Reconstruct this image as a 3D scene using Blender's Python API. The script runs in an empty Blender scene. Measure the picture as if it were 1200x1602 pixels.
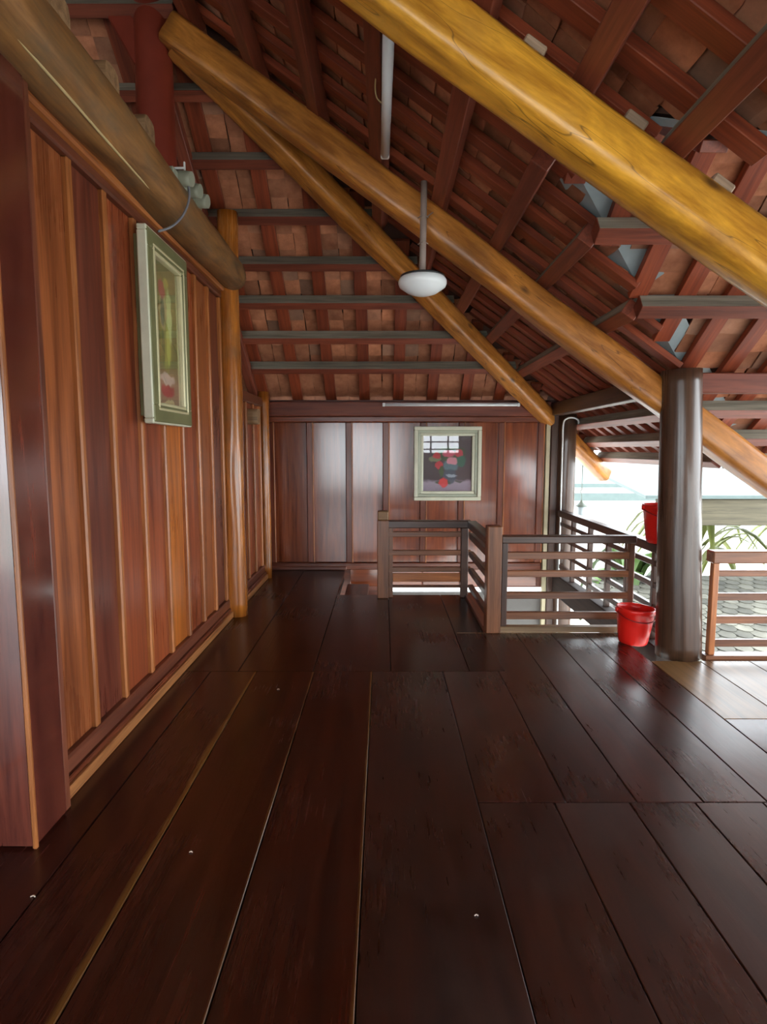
import bpy, bmesh, math, random
from mathutils import Vector, Matrix, noise
random.seed(7)
R = math.radians
scene = bpy.context.scene
col = scene.collection

# ------------------------------------------------------------ camera, sky, exposure
cam_data = bpy.data.cameras.new('camera')
cam = bpy.data.objects.new('camera', cam_data)
col.objects.link(cam)
scene.camera = cam
FPX = 920.0
PITCH = math.atan(98 / 920)
cam_data.sensor_fit = 'HORIZONTAL'
cam_data.sensor_width = 36
cam_data.lens = 36 * FPX / 1200
cam_data.clip_start = 0.05
cam.location = (0, 0, 1.5)
cam.rotation_euler = (math.pi / 2 - PITCH, 0, 0)

world = bpy.data.worlds.new('overcast_sky')
scene.world = world
world.use_nodes = True
bg = world.node_tree.nodes['Background']
bg.inputs['Color'].default_value = (0.88, 0.95, 1.0, 1)
bg.inputs['Strength'].default_value = 1.0
scene.view_settings.view_transform = 'Standard'
scene.view_settings.look = 'None'
scene.view_settings.gamma = 1
scene.view_settings.use_curve_mapping = False
scene.view_settings.exposure = 3.2
scene.cycles.max_bounces = 10
scene.cycles.diffuse_bounces = 6
scene.cycles.glossy_bounces = 4

# ------------------------------------------------------------ materials
def new_mat(name):
    m = bpy.data.materials.new(name)
    m.use_nodes = True
    nt = m.node_tree
    return m, nt, nt.nodes['Principled BSDF']

def c4(c):
    return (c[0], c[1], c[2], 1)

def ramp(nt, fac, stops):
    r = nt.nodes.new('ShaderNodeValToRGB')
    e = r.color_ramp.elements
    e[0].position, e[0].color = stops[0][0], c4(stops[0][1])
    e[1].position, e[1].color = stops[-1][0], c4(stops[-1][1])
    for p, c in stops[1:-1]:
        x = e.new(p)
        x.color = c4(c)
    nt.links.new(fac, r.inputs[0])
    return r.outputs[0]

def math_node(nt, op, a, b=None, c=None, clamp=False):
    n = nt.nodes.new('ShaderNodeMath')
    n.operation = op
    n.use_clamp = clamp
    for i, v in enumerate((a, b, c)):
        if v is None:
            continue
        if isinstance(v, (int, float)):
            n.inputs[i].default_value = v
        else:
            nt.links.new(v, n.inputs[i])
    return n.outputs[0]

def mix_col(nt, fac, a, b, blend='MIX'):
    n = nt.nodes.new('ShaderNodeMix')
    n.data_type = 'RGBA'
    n.blend_type = blend
    for s, v in ((n.inputs[0], fac), (n.inputs[6], a), (n.inputs[7], b)):
        if isinstance(v, (int, float)):
            s.default_value = v
        elif isinstance(v, tuple):
            s.default_value = c4(v)
        else:
            nt.links.new(v, s)
    return n.outputs[2]

def noise_tex(nt, vec, scale, detail=4, rough=0.55, dist=0.0):
    n = nt.nodes.new('ShaderNodeTexNoise')
    n.inputs['Scale'].default_value = scale
    n.inputs['Detail'].default_value = detail
    n.inputs['Roughness'].default_value = rough
    n.inputs['Distortion'].default_value = dist
    nt.links.new(vec, n.inputs['Vector'])
    return n.outputs['Fac']

def obj_coords(nt, scale=(1, 1, 1), rand=True):
    tc = nt.nodes.new('ShaderNodeTexCoord')
    out = tc.outputs['Object']
    if rand:
        oi = nt.nodes.new('ShaderNodeObjectInfo')
        k = math_node(nt, 'MULTIPLY', oi.outputs['Random'], 37.0)
        va = nt.nodes.new('ShaderNodeVectorMath')
        va.operation = 'ADD'
        nt.links.new(out, va.inputs[0])
        nt.links.new(k, va.inputs[1])
        out = va.outputs[0]
    mp = nt.nodes.new('ShaderNodeMapping')
    mp.inputs['Scale'].default_value = scale
    nt.links.new(out, mp.inputs['Vector'])
    return mp.outputs[0]

def wood(name, dark, light, rough=0.35, var=0.3, grain=(1.2, 22, 22), bump=0.08, coat=0.0, wear=None, wear_amt=0.5, alt=None, sap=None, wave=0.0, rvar=0.3, knots=None, spec=0.5):
    """Grain runs along the local X axis of the piece."""
    m, nt, b = new_mat(name)
    g = obj_coords(nt, grain)
    n1 = noise_tex(nt, g, 1.0, 6, 0.6, 0.7)
    fine = noise_tex(nt, obj_coords(nt, (grain[0] * 3, grain[1] * 7, grain[2] * 7)), 1.0, 3, 0.6)
    gm = math_node(nt, 'ADD', math_node(nt, 'MULTIPLY', n1, 0.72), math_node(nt, 'MULTIPLY', fine, 0.28))
    colr = ramp(nt, gm, [(0.38, tuple(x * 0.8 for x in dark)), (0.63, tuple(x * 1.08 for x in light))])
    oi = nt.nodes.new('ShaderNodeObjectInfo')
    rnd = oi.outputs['Random']
    if alt:
        f = math_node(nt, 'FRACT', math_node(nt, 'MULTIPLY', rnd, 17.3))
        colr = mix_col(nt, f, colr, alt)
    iso = obj_coords(nt, (1, 1, 1))
    big = noise_tex(nt, iso, 1.7, 5, 0.6, 0.4)
    if wear:
        wf = ramp(nt, math_node(nt, 'ADD', math_node(nt, 'MULTIPLY', big, 0.6), math_node(nt, 'MULTIPLY', noise_tex(nt, obj_coords(nt, (5, 12, 12)), 1.0, 5, 0.65), 0.4)), [(0.49, (0, 0, 0)), (0.70, (wear_amt,) * 3)])
        colr = mix_col(nt, wf, colr, wear)
    if knots:
        vo = nt.nodes.new('ShaderNodeTexVoronoi')
        vo.inputs['Scale'].default_value = 1.0
        nt.links.new(obj_coords(nt, (2.6, 6.5, 6.5)), vo.inputs['Vector'])
        kf = ramp(nt, vo.outputs['Distance'], [(0.05, (0.85,) * 3), (0.16, (0, 0, 0))])
        colr = mix_col(nt, kf, colr, knots)
        cn = noise_tex(nt, obj_coords(nt, (0.7, 8, 8)), 1.0, 2, 0.5, 0.3)
        cf = math_node(nt, 'MULTIPLY_ADD', math_node(nt, 'ABSOLUTE', math_node(nt, 'SUBTRACT', cn, 0.56)), -220.0, 1.0, clamp=True)
        colr = mix_col(nt, math_node(nt, 'MULTIPLY', cf, 0.7), colr, knots)
    if sap:
        # pale sapwood left along one long edge of the board: (edge y, width, colour)
        tc = nt.nodes.new('ShaderNodeTexCoord')
        sp = nt.nodes.new('ShaderNodeSeparateXYZ')
        nt.links.new(tc.outputs['Object'], sp.inputs[0])
        wob = noise_tex(nt, obj_coords(nt, (1.3, 3, 3)), 1.0, 3)
        d = math_node(nt, 'SUBTRACT', sp.outputs[1], sap[0])
        d = math_node(nt, 'ABSOLUTE', d)
        d = math_node(nt, 'ADD', d, math_node(nt, 'MULTIPLY', math_node(nt, 'SUBTRACT', wob, 0.5), sap[1] * 2.2))
        f = math_node(nt, 'MULTIPLY_ADD', d, -60.0, 60.0 * sap[1], clamp=True)
        colr = mix_col(nt, math_node(nt, 'MULTIPLY', f, 0.8), colr, sap[2])
    hs = nt.nodes.new('ShaderNodeHueSaturation')
    nt.links.new(colr, hs.inputs['Color'])
    v = math_node(nt, 'MULTIPLY_ADD', rnd, 2 * var, 1 - var)
    nt.links.new(v, hs.inputs['Value'])
    nt.links.new(hs.outputs[0], b.inputs['Base Color'])
    soft = noise_tex(nt, iso, 1.3, 2, 0.45)
    rr = math_node(nt, 'MULTIPLY_ADD', math_node(nt, 'ADD', math_node(nt, 'MULTIPLY', soft, 0.7), math_node(nt, 'MULTIPLY', fine, 0.3)), rvar, rough - rvar / 2)
    nt.links.new(rr, b.inputs['Roughness'])
    b.inputs['Coat Weight'].default_value = coat
    b.inputs['Specular IOR Level'].default_value = spec
    b.inputs['Coat Roughness'].default_value = 0.12
    bp = nt.nodes.new('ShaderNodeBump')
    bp.inputs['Strength'].default_value = bump
    bp.inputs['Distance'].default_value = 0.01
    h = n1
    if wave:
        h = math_node(nt, 'ADD', n1, math_node(nt, 'MULTIPLY', soft, wave))
    nt.links.new(h, bp.inputs['Height'])
    nt.links.new(bp.outputs[0], b.inputs['Normal'])
    return m

def plain(name, c, rough=0.5, metal=0.0, var=0.0, mottle=0.0, scale=6.0, coat=0.0):
    m, nt, b = new_mat(name)
    b.inputs['Base Color'].default_value = c4(c)
    b.inputs['Roughness'].default_value = rough
    b.inputs['Metallic'].default_value = metal
    b.inputs['Coat Weight'].default_value = coat
    n = noise_tex(nt, obj_coords(nt), scale, 5)
    d = tuple(x * (1 - mottle) for x in c)
    l = tuple(min(1, x * (1 + mottle)) for x in c)
    colr = ramp(nt, n, [(0.3, d), (0.7, l)])
    if var:
        oi = nt.nodes.new('ShaderNodeObjectInfo')
        hs = nt.nodes.new('ShaderNodeHueSaturation')
        nt.links.new(colr, hs.inputs['Color'])
        nt.links.new(math_node(nt, 'MULTIPLY_ADD', oi.outputs['Random'], 2 * var, 1 - var), hs.inputs['Value'])
        colr = hs.outputs[0]
    nt.links.new(colr, b.inputs['Base Color'])
    return m

M = {}
FL_D, FL_L = (0.018, 0.0026, 0.0013), (0.044, 0.0076, 0.0030)
FL_W = (0.046, 0.022, 0.016)
M['floor'] = wood('lacquered_dark_floor', FL_D, FL_L, 0.24, 0.3, (0.8, 16, 16), 0.10, 0.0, FL_W, 0.3, wave=1.5)
M['floor_worn'] = wood('scuffed_dark_floor', FL_D, FL_L, 0.29, 0.3, (1.6, 9, 9), 0.12, 0.0, (0.06, 0.033, 0.026), 0.7, wave=1.2, rvar=0.3, spec=1.0)
M['floor_tan'] = wood('tan_floor', (0.11, 0.055, 0.018), (0.19, 0.10, 0.038), 0.3, 0.15, (0.8, 16, 16), 0.08, wave=1.0)
M['subfloor'] = wood('subfloor_board', (0.02, 0.01, 0.008), (0.035, 0.018, 0.012), 0.8, 0.1)
M['panel'] = wood('red_brown_wall_panel', (0.13, 0.030, 0.014), (0.25, 0.066, 0.024), 0.33, 0.3, (0.9, 14, 14), 0.06, alt=(0.26, 0.085, 0.026), wave=0.6)
for nm, d, l in (('panel_red', (0.17, 0.032, 0.013), (0.33, 0.078, 0.026)), ('panel_orange', (0.36, 0.09, 0.015), (0.56, 0.17, 0.03)),
                 ('panel_plum', (0.10, 0.021, 0.013), (0.19, 0.048, 0.025)), ('panel_brown', (0.20, 0.05, 0.016), (0.37, 0.11, 0.034))):
    M[nm] = wood(nm, d, l, 0.30, 0.08, (0.8, 12, 12), 0.06, wave=0.6)
M['batten'] = wood('orange_batten', (0.26, 0.075, 0.02), (0.46, 0.16, 0.045), 0.33, 0.2)
M['frame_wood'] = wood('dark_red_wall_rail', (0.11, 0.03, 0.016), (0.19, 0.055, 0.026), 0.36, 0.2)
M['base_orange'] = wood('orange_baseboard', (0.26, 0.09, 0.03), (0.44, 0.18, 0.06), 0.36, 0.1)
M['back_panel'] = wood('back_wall_panel', (0.14, 0.028, 0.010), (0.25, 0.060, 0.019), 0.20, 0.15, (0.9, 14, 14), 0.04, 0.8, wave=0.6, rvar=.15)
M['back_stile'] = wood('back_wall_stile', (0.11, 0.025, 0.011), (0.19, 0.046, 0.018), 0.30, 0.12)
M['pilaster'] = wood('dark_lacquer_post', (0.075, 0.016, 0.012), (0.15, 0.035, 0.02), 0.16, 0.05, (1, 10, 10), 0.03, 1.0, wave=0.4, rvar=.10)
M['purlin'] = wood('painted_red_purlin', (0.15, 0.031, 0.015), (0.225, 0.053, 0.025), 0.5, 0.22)
M['purlin_grey'] = wood('grey_upslope_face', (0.21, 0.195, 0.15), (0.32, 0.30, 0.235), 0.8, 0.2)  # grey colour for the up-slope face of each purlin
M['rafter'] = wood('painted_red_rafter', (0.185, 0.032, 0.012), (0.27, 0.055, 0.019), 0.5, 0.2)
M['king'] = plain('oxblood_paint', (0.19, 0.028, 0.014), 0.45, 0, 0.05, 0.12)
M['yellow_log'] = wood('honey_yellow_log', (0.52, 0.21, 0.018), (0.83, 0.41, 0.042), 0.34, 0.05, (2.2, 9, 9), 0.14, 0.25, (0.24, 0.12, 0.03), 0.5, knots=(0.07, 0.03, 0.01))
M['honey_log'] = wood('honey_brown_log', (0.34, 0.115, 0.017), (0.57, 0.225, 0.042), 0.38, 0.1, (2.2, 9, 9), 0.14, 0.15, (0.18, 0.08, 0.03), 0.5, knots=(0.06, 0.025, 0.01))
M['grey_log'] = wood('weathered_brown_log', (0.15, 0.065, 0.02), (0.29, 0.135, 0.042), 0.5, 0.05, (1.6, 10, 10), 0.15, 0.0, (0.10, 0.08, 0.05), 0.8)
M['orange_log'] = wood('orange_column_wood', (0.30, 0.082, 0.010), (0.50, 0.165, 0.024), 0.25, 0.1, (1.2, 14, 14), 0.10, 0.3, (0.16, 0.10, 0.05), 0.7)
M['dark_column'] = wood('dark_brown_column', (0.045, 0.022, 0.013), (0.10, 0.05, 0.028), 0.30, 0.06, (0.8, 14, 14), 0.08, 0.2)
M['rail'] = wood('brown_railing', (0.14, 0.050, 0.021), (0.25, 0.098, 0.042), 0.38, 0.22)
M['rail_dark'] = wood('dark_railing_cap', (0.045, 0.020, 0.013), (0.085, 0.04, 0.025), 0.36, 0.15)
M['rail_tan'] = wood('worn_tan_sill', (0.20, 0.12, 0.06), (0.32, 0.20, 0.10), 0.45, 0.1)
M['pale_block'] = wood('pale_wood_block', (0.30, 0.20, 0.13), (0.44, 0.31, 0.21), 0.7, 0.15)
M['tan_block'] = wood('tan_block', (0.22, 0.12, 0.055), (0.34, 0.20, 0.10), 0.6, 0.15)
M['flash'] = plain('grey_blue_sheet_metal', (0.33, 0.40, 0.42), 0.45, 0.0, 0.0, 0.12)
M['white'] = plain('white_plastic', (0.75, 0.78, 0.77), 0.35, 0, 0, 0.04)
M['tube'] = plain('opal_tube', (0.80, 0.84, 0.86), 0.25, 0, 0, 0.02)
M['blue'] = plain('dark_blue_cap', (0.012, 0.045, 0.13), 0.4)
M['grey_rod'] = plain('pinkish_grey_rod', (0.30, 0.23, 0.20), 0.5, 0, 0, 0.1)
M['black'] = plain('black_plastic', (0.02, 0.02, 0.02), 0.4)
M['grey_plastic'] = plain('grey_green_plastic', (0.27, 0.28, 0.21), 0.55, 0, 0.08, 0.1)
M['cable'] = plain('grey_cable', (0.16, 0.16, 0.18), 0.5)
M['cream'] = plain('cream_paint', (0.50, 0.44, 0.28), 0.5, 0, 0, 0.1)
M['cord'] = plain('straw_cord', (0.50, 0.38, 0.18), 0.7)
M['red'] = plain('red_bucket_plastic', (0.80, 0.017, 0.010), 0.33, 0, 0, 0.05)
M['red_dark'] = plain('dark_red_handle', (0.30, 0.006, 0.008), 0.4)
M['frame_cream'] = plain('cream_green_frame', (0.60, 0.60, 0.46), 0.38, 0, 0, 0.1)
M['frame_step'] = plain('pale_green_step', (0.40, 0.42, 0.32), 0.4, 0, 0, 0.1)
M['frame_olive'] = plain('olive_gilt_frame', (0.17, 0.17, 0.075), 0.35, 0.1, 0, 0.15)
M['frame_gold'] = plain('pale_gold_fillet', (0.62, 0.56, 0.34), 0.3, 0.2, 0, 0.1)
M['slab'] = plain('light_blocking_slab', (0.10, 0.045, 0.03), 0.9, 0, 0, 0.15)
M['dim_wall'] = wood('dark_inner_wall', (0.10, 0.03, 0.018), (0.17, 0.05, 0.028), 0.5, 0.05)
M['grey_wall'] = plain('grey_plaster', (0.16, 0.15, 0.14), 0.8, 0, 0, 0.1)
M['ground'] = plain('pale_concrete_ground', (0.62, 0.60, 0.55), 0.9, 0, 0, 0.12, 0.7)
M['white_wall'] = plain('white_house_wall', (0.8, 0.8, 0.78), 0.8, 0, 0, 0.03)
M['teal'] = plain('pale_teal_metal_roof', (0.075, 0.105, 0.10), 0.6, 0, 0, 0.08)
M['khaki'] = wood('khaki_board', (0.062, 0.052, 0.030), (0.085, 0.072, 0.043), 0.8, 0.05)
M['scale'] = plain('grey_beige_scale_tile', (0.10, 0.095, 0.075), 0.9, 0, 0.45, 0.25)
M['leaf'] = plain('yellow_green_leaf', (0.115, 0.13, 0.022), 0.6, 0, 0.3, 0.2)
M['leaf2'] = plain('green_leaf', (0.05, 0.10, 0.014), 0.6, 0, 0.3, 0.2)
M['stem'] = plain('plant_stem', (0.22, 0.24, 0.08), 0.7)
M['lantern'] = plain('grey_green_lantern', (0.13, 0.16, 0.13), 0.5)
M['crumb'] = plain('pale_crumb', (0.6, 0.5, 0.42), 0.8)

def tile_mat():
    m, nt, b = new_mat('fired_clay_tile')
    co = obj_coords(nt)
    n = noise_tex(nt, co, 9, 5, 0.65)
    base = ramp(nt, n, [(0.25, (0.27, 0.088, 0.038)), (0.6, (0.46, 0.175, 0.085)), (0.85, (0.56, 0.27, 0.15))])
    oi = nt.nodes.new('ShaderNodeObjectInfo')
    f = math_node(nt, 'FRACT', math_node(nt, 'MULTIPLY', oi.outputs['Random'], 13.7))
    f = math_node(nt, 'MULTIPLY_ADD', f, 3.0, -2.1, clamp=True)
    base = mix_col(nt, math_node(nt, 'MULTIPLY', f, 0.5), base, (0.24, 0.20, 0.155))
    hs = nt.nodes.new('ShaderNodeHueSaturation')
    nt.links.new(base, hs.inputs['Color'])
    nt.links.new(math_node(nt, 'MULTIPLY_ADD', oi.outputs['Random'], 0.7, 0.62), hs.inputs['Value'])
    nt.links.new(hs.outputs[0], b.inputs['Base Color'])
    b.inputs['Roughness'].default_value = 0.75
    bp = nt.nodes.new('ShaderNodeBump')
    bp.inputs['Strength'].default_value = 0.3
    bp.inputs['Distance'].default_value = 0.01
    nt.links.new(noise_tex(nt, obj_coords(nt, (12, 60, 30)), 1.0, 4), bp.inputs['Height'])
    nt.links.new(bp.outputs[0], b.inputs['Normal'])
    return m
M['tile'] = tile_mat()

def glass_mat():
    m = bpy.data.materials.new('picture_glass')
    m.use_nodes = True
    nt = m.node_tree
    nt.nodes.clear()
    out = nt.nodes.new('ShaderNodeOutputMaterial')
    mx = nt.nodes.new('ShaderNodeMixShader')
    tr = nt.nodes.new('ShaderNodeBsdfTransparent')
    gl = nt.nodes.new('ShaderNodeBsdfGlossy')
    gl.inputs['Roughness'].default_value = 0.015
    fr = nt.nodes.new('ShaderNodeFresnel')
    fr.inputs['IOR'].default_value = 1.55
    ge = nt.nodes.new('ShaderNodeNewGeometry')
    front = math_node(nt, 'SUBTRACT', 1.0, ge.outputs['Backfacing'])
    nt.links.new(math_node(nt, 'MULTIPLY', math_node(nt, 'MULTIPLY', fr.outputs[0], 2.0, clamp=True), front), mx.inputs[0])
    nt.links.new(tr.outputs[0], mx.inputs[1])
    nt.links.new(gl.outputs[0], mx.inputs[2])
    nt.links.new(mx.outputs[0], out.inputs[0])
    return m
M['glass'] = glass_mat()

def print_mat(name, bands, blobs, rough=0.5):
    """Flat picture: vertical colour bands (by local z) and soft elliptical blobs (y, z, ry, rz, colour)."""
    m, nt, b = new_mat(name)
    tc = nt.nodes.new('ShaderNodeTexCoord')
    nz = nt.nodes.new('ShaderNodeTexNoise')
    nz.inputs['Scale'].default_value = 14
    nz.inputs['Detail'].default_value = 3
    nt.links.new(tc.outputs['Object'], nz.inputs['Vector'])
    sub = nt.nodes.new('ShaderNodeVectorMath')
    sub.operation = 'SUBTRACT'
    nt.links.new(nz.outputs['Color'], sub.inputs[0])
    sub.inputs[1].default_value = (0.5, 0.5, 0.5)
    sc = nt.nodes.new('ShaderNodeVectorMath')
    sc.operation = 'SCALE'
    nt.links.new(sub.outputs[0], sc.inputs[0])
    sc.inputs['Scale'].default_value = 0.06
    ad = nt.nodes.new('ShaderNodeVectorMath')
    ad.operation = 'ADD'
    nt.links.new(tc.outputs['Object'], ad.inputs[0])
    nt.links.new(sc.outputs[0], ad.inputs[1])
    sp = nt.nodes.new('ShaderNodeSeparateXYZ')
    nt.links.new(ad.outputs[0], sp.inputs[0])
    colr = ramp(nt, math_node(nt, 'ADD', sp.outputs[2], 0.5), bands)
    for y, z, ry, rz, c in blobs:
        dy = math_node(nt, 'DIVIDE', math_node(nt, 'SUBTRACT', sp.outputs[1], y), ry)
        dz = math_node(nt, 'DIVIDE', math_node(nt, 'SUBTRACT', sp.outputs[2], z), rz)
        d2 = math_node(nt, 'ADD', math_node(nt, 'MULTIPLY', dy, dy), math_node(nt, 'MULTIPLY', dz, dz))
        f = math_node(nt, 'MULTIPLY_ADD', d2, -2.5, 2.5, clamp=True)
        colr = mix_col(nt, math_node(nt, 'MULTIPLY', f, 0.9), colr, c)
    nt.links.new(colr, b.inputs['Base Color'])
    b.inputs['Roughness'].default_value = rough
    return m

# ------------------------------------------------------------ object helpers
def tag(o, label=None, cat=None, group=None, kind=None):
    if label: o['label'] = label
    if cat: o['category'] = cat
    if group: o['group'] = group
    if kind: o['kind'] = kind
    return o

def empty(name, loc, label, cat, group=None, kind=None):
    o = bpy.data.objects.new(name, None)
    col.objects.link(o)
    o.location = loc
    return tag(o, label, cat, group, kind)

WORLD = {}
def place(o, parent, mat4):
    """Put o at a world matrix, under its parent if it has one (parents may be rotated parts)."""
    if parent:
        o.parent = parent
        o.matrix_basis = WORLD.get(parent.name, Matrix.Translation(parent.location)).inverted() @ mat4
    else:
        o.matrix_basis = mat4
    WORLD[o.name] = mat4.copy()

def link(name, me, parent, mat4=None):
    o = bpy.data.objects.new(name, me)
    col.objects.link(o)
    place(o, parent, mat4 if mat4 is not None else Matrix.Identity(4))
    return o

CACHE = {}
def beam_mesh(L, w, h, mats, bevel, side):
    key = (round(L, 3), round(w, 3), round(h, 3), tuple(m.name for m in mats), bevel, side)
    if key in CACHE:
        return CACHE[key]
    bm = bmesh.new()
    bmesh.ops.create_cube(bm, size=1)
    for v in bm.verts:
        v.co = Vector((v.co.x * L, v.co.y * w, v.co.z * h))
    if bevel:
        bmesh.ops.bevel(bm, geom=bm.edges[:], offset=min(bevel, w * .3, h * .3, L * .3), segments=1, profile=0.5, affect='EDGES')
    bm.normal_update()
    if side:
        for f in bm.faces:
            if f.normal.y > 0.9:
                f.material_index = 1
    me = bpy.data.meshes.new('beam')
    bm.to_mesh(me)
    bm.free()
    for m in mats:
        me.materials.append(m)
    CACHE[key] = me
    return me

def frame_mat(p0, p1, up):
    p0, p1 = Vector(p0), Vector(p1)
    x = (p1 - p0).normalized()
    up = Vector(up)
    if abs(x.dot(up.normalized())) > 0.99:
        up = Vector((0, 1, 0))
    y = up.cross(x).normalized()
    z = x.cross(y)
    m = Matrix((x, y, z)).transposed().to_4x4()
    m.translation = (p0 + p1) / 2
    return m

def beam(name, p0, p1, w, h, mat, parent=None, up=(0, 0, 1), bevel=0.004, side=None):
    """Squared timber from p0 to p1; grain along its length; side = material of its local +Y face."""
    L = (Vector(p1) - Vector(p0)).length
    mats = [mat] if side is None else [mat, side]
    return link(name, beam_mesh(L, w, h, mats, bevel, side is not None), parent, frame_mat(p0, p1, up))

def box(name, x, y, z, mat, parent=None, bevel=0.004, axis=None):
    d = (x[1] - x[0], y[1] - y[0], z[1] - z[0])
    c = ((x[0] + x[1]) / 2, (y[0] + y[1]) / 2, (z[0] + z[1]) / 2)
    a = axis if axis is not None else d.index(max(d))
    if a == 0:
        return beam(name, (x[0], c[1], c[2]), (x[1], c[1], c[2]), d[1], d[2], mat, parent, (0, 0, 1), bevel)
    if a == 1:
        return beam(name, (c[0], y[0], c[2]), (c[0], y[1], c[2]), d[0], d[2], mat, parent, (0, 0, 1), bevel)
    return beam(name, (c[0], c[1], z[0]), (c[0], c[1], z[1]), d[0], d[1], mat, parent, (0, 1, 0), bevel)

def pydata(name, verts, faces, mat, parent=None, smooth=False):
    me = bpy.data.meshes.new(name)
    me.from_pydata([tuple(v) for v in verts], [], faces)
    me.update()
    if mat:
        me.materials.append(mat)
    if smooth:
        for p in me.polygons:
            p.use_smooth = True
    return link(name, me, parent)

def boxes_mesh(name, blist, mat, parent=None):
    V, F = [], []
    for x, y, z in blist:
        k = len(V)
        for i in (0, 1):
            for j in (0, 1):
                for l in (0, 1):
                    V.append((x[i], y[j], z[l]))
        F += [tuple(k + t for t in q) for q in ((0, 1, 3, 2), (4, 6, 7, 5), (0, 4, 5, 1), (2, 3, 7, 6), (0, 2, 6, 4), (1, 5, 7, 3))]
    return pydata(name, V, F, mat, parent)

def log(name, p0, p1, r0, r1, mat, parent=None, sq=2.0, wob=0.012, rings=28, seg=24, bend=0.0, up=(0, 0, 1), seed=0.0):
    """Round or squared log along local X with an uneven surface."""
    L = (Vector(p1) - Vector(p0)).length
    V, F = [], []
    for i in range(rings + 1):
        t = i / rings
        r = r0 + (r1 - r0) * t
        x = (t - .5) * L
        oy = wob * 1.2 * noise.noise(Vector((x * 0.9, seed, 3.1)))
        oz = wob * 1.2 * noise.noise(Vector((x * 0.9, seed, 7.7))) + bend * math.sin(math.pi * t)
        for k in range(seg):
            a = 2 * math.pi * k / seg
            ca, sa = math.cos(a), math.sin(a)
            q = (abs(ca) ** sq + abs(sa) ** sq) ** (-1 / sq)
            n = noise.noise(Vector((x * 1.6, ca * 1.3 + seed, sa * 1.3)))
            rr = r * q + wob * n
            V.append((x, ca * rr + oy, sa * rr + oz))
    for i in range(rings):
        for k in range(seg):
            a, b = i * seg + k, i * seg + (k + 1) % seg
            F.append((a, a + seg, b + seg, b))
    F.append(tuple(range(seg)))
    F.append(tuple(reversed(range(rings * seg, rings * seg + seg))))
    me = bpy.data.meshes.new(name)
    me.from_pydata(V, [], F)
    for p in me.polygons:
        p.use_smooth = len(p.vertices) == 4
    me.materials.append(mat)
    return link(name, me, parent, frame_mat(p0, p1, up))

def lathe(name, prof, center, mat, parent=None, seg=40, tilt=None):
    V, F = [], []
    n = len(prof)
    for r, z in prof:
        for k in range(seg):
            a = 2 * math.pi * k / seg
            V.append((r * math.cos(a), r * math.sin(a), z))
    for i in range(n - 1):
        for k in range(seg):
            a, b = i * seg + k, i * seg + (k + 1) % seg
            F.append((a, b, b + seg, a + seg))
    F.append(tuple(reversed(range(seg))))
    F.append(tuple(range((n - 1) * seg, n * seg)))
    me = bpy.data.meshes.new(name)
    me.from_pydata(V, [], F)
    for p in me.polygons:
        p.use_smooth = len(p.vertices) == 4
    me.materials.append(mat)
    m = Matrix.Translation(center)
    if tilt:
        m = m @ tilt
    return link(name, me, parent, m)

def tube(name, pts, r, mat, parent=None, seg=8):
    P = [Vector(p) for p in pts]
    # smooth by Catmull-Rom
    Q = []
    for i in range(len(P) - 1):
        a, b, c, d = P[max(i - 1, 0)], P[i], P[i + 1], P[min(i + 2, len(P) - 1)]
        for k in range(6):
            t = k / 6
            Q.append(0.5 * ((2 * b) + (c - a) * t + (2 * a - 5 * b + 4 * c - d) * t * t + (3 * b - a - 3 * c + d) * t ** 3))
    Q.append(P[-1])
    V, F = [], []
    for i, q in enumerate(Q):
        d = (Q[min(i + 1, len(Q) - 1)] - Q[max(i - 1, 0)]).normalized()
        s = d.cross(Vector((0.13, 0.31, 0.94))).normalized()
        u = d.cross(s)
        for k in range(seg):
            a = 2 * math.pi * k / seg
            V.append(q + r * (math.cos(a) * s + math.sin(a) * u))
    for i in range(len(Q) - 1):
        for k in range(seg):
            a, b = i * seg + k, i * seg + (k + 1) % seg
            F.append((a, b, b + seg, a + seg))
    F.append(tuple(reversed(range(seg))))
    F.append(tuple(range((len(Q) - 1) * seg, len(Q) * seg)))
    return pydata(name, V, F, mat, parent, True)

def project(p):
    X, Y, Z = p[0], p[1], p[2] - 1.5
    d = Y * math.cos(PITCH) - Z * math.sin(PITCH)
    u = Y * math.sin(PITCH) + Z * math.cos(PITCH)
    if d < 0.2:
        return None
    return 600 + FPX * X / d, 801 - FPX * u / d, d

# ------------------------------------------------------------ floor: boards laid along the gallery
STAIR_X0, STAIR_Y0, RAIL_X, RAIL_Y = -0.46, 5.98, 0.885, 4.76
floor = boxes_mesh('floor', [((-6.2, 1.9), (-3.3, 4.70), (-.16, -.045)), ((1.9, 5.2), (1.5, 4.10), (-.16, -.045)),
                             ((-6.2, .83), (4.70, 5.94), (-.16, -.045)), ((-6.2, -.50), (5.94, 7.3), (-.16, -.045))], M['subfloor'])
tag(floor, 'dark lacquered plank floor of the upper gallery', 'floor', None, 'structure')
G = 0.004
def plank(x0, x1, y0, y1, mat, dz=0.0):
    return box('plank', (x0 + G / 2, x1 - G / 2), (y0 + G / 2, y1 - G / 2), (-.045, dz), mat, floor, 0.003, 1)
SAP = (0.15, 0.065, 0.013)
sap1 = wood('floor_board_with_wide_sapwood_edge', FL_D, FL_L, 0.25, 0.2, (0.8, 16, 16), 0.10, 0.0, FL_W, 0.3, sap=(-.155, .028, SAP), wave=1.5)
sap2 = wood('floor_board_with_sapwood_edge', FL_D, FL_L, 0.25, 0.2, (0.8, 16, 16), 0.10, 0.0, FL_W, 0.3, sap=(-.195, .014, SAP), wave=1.5)
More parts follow.
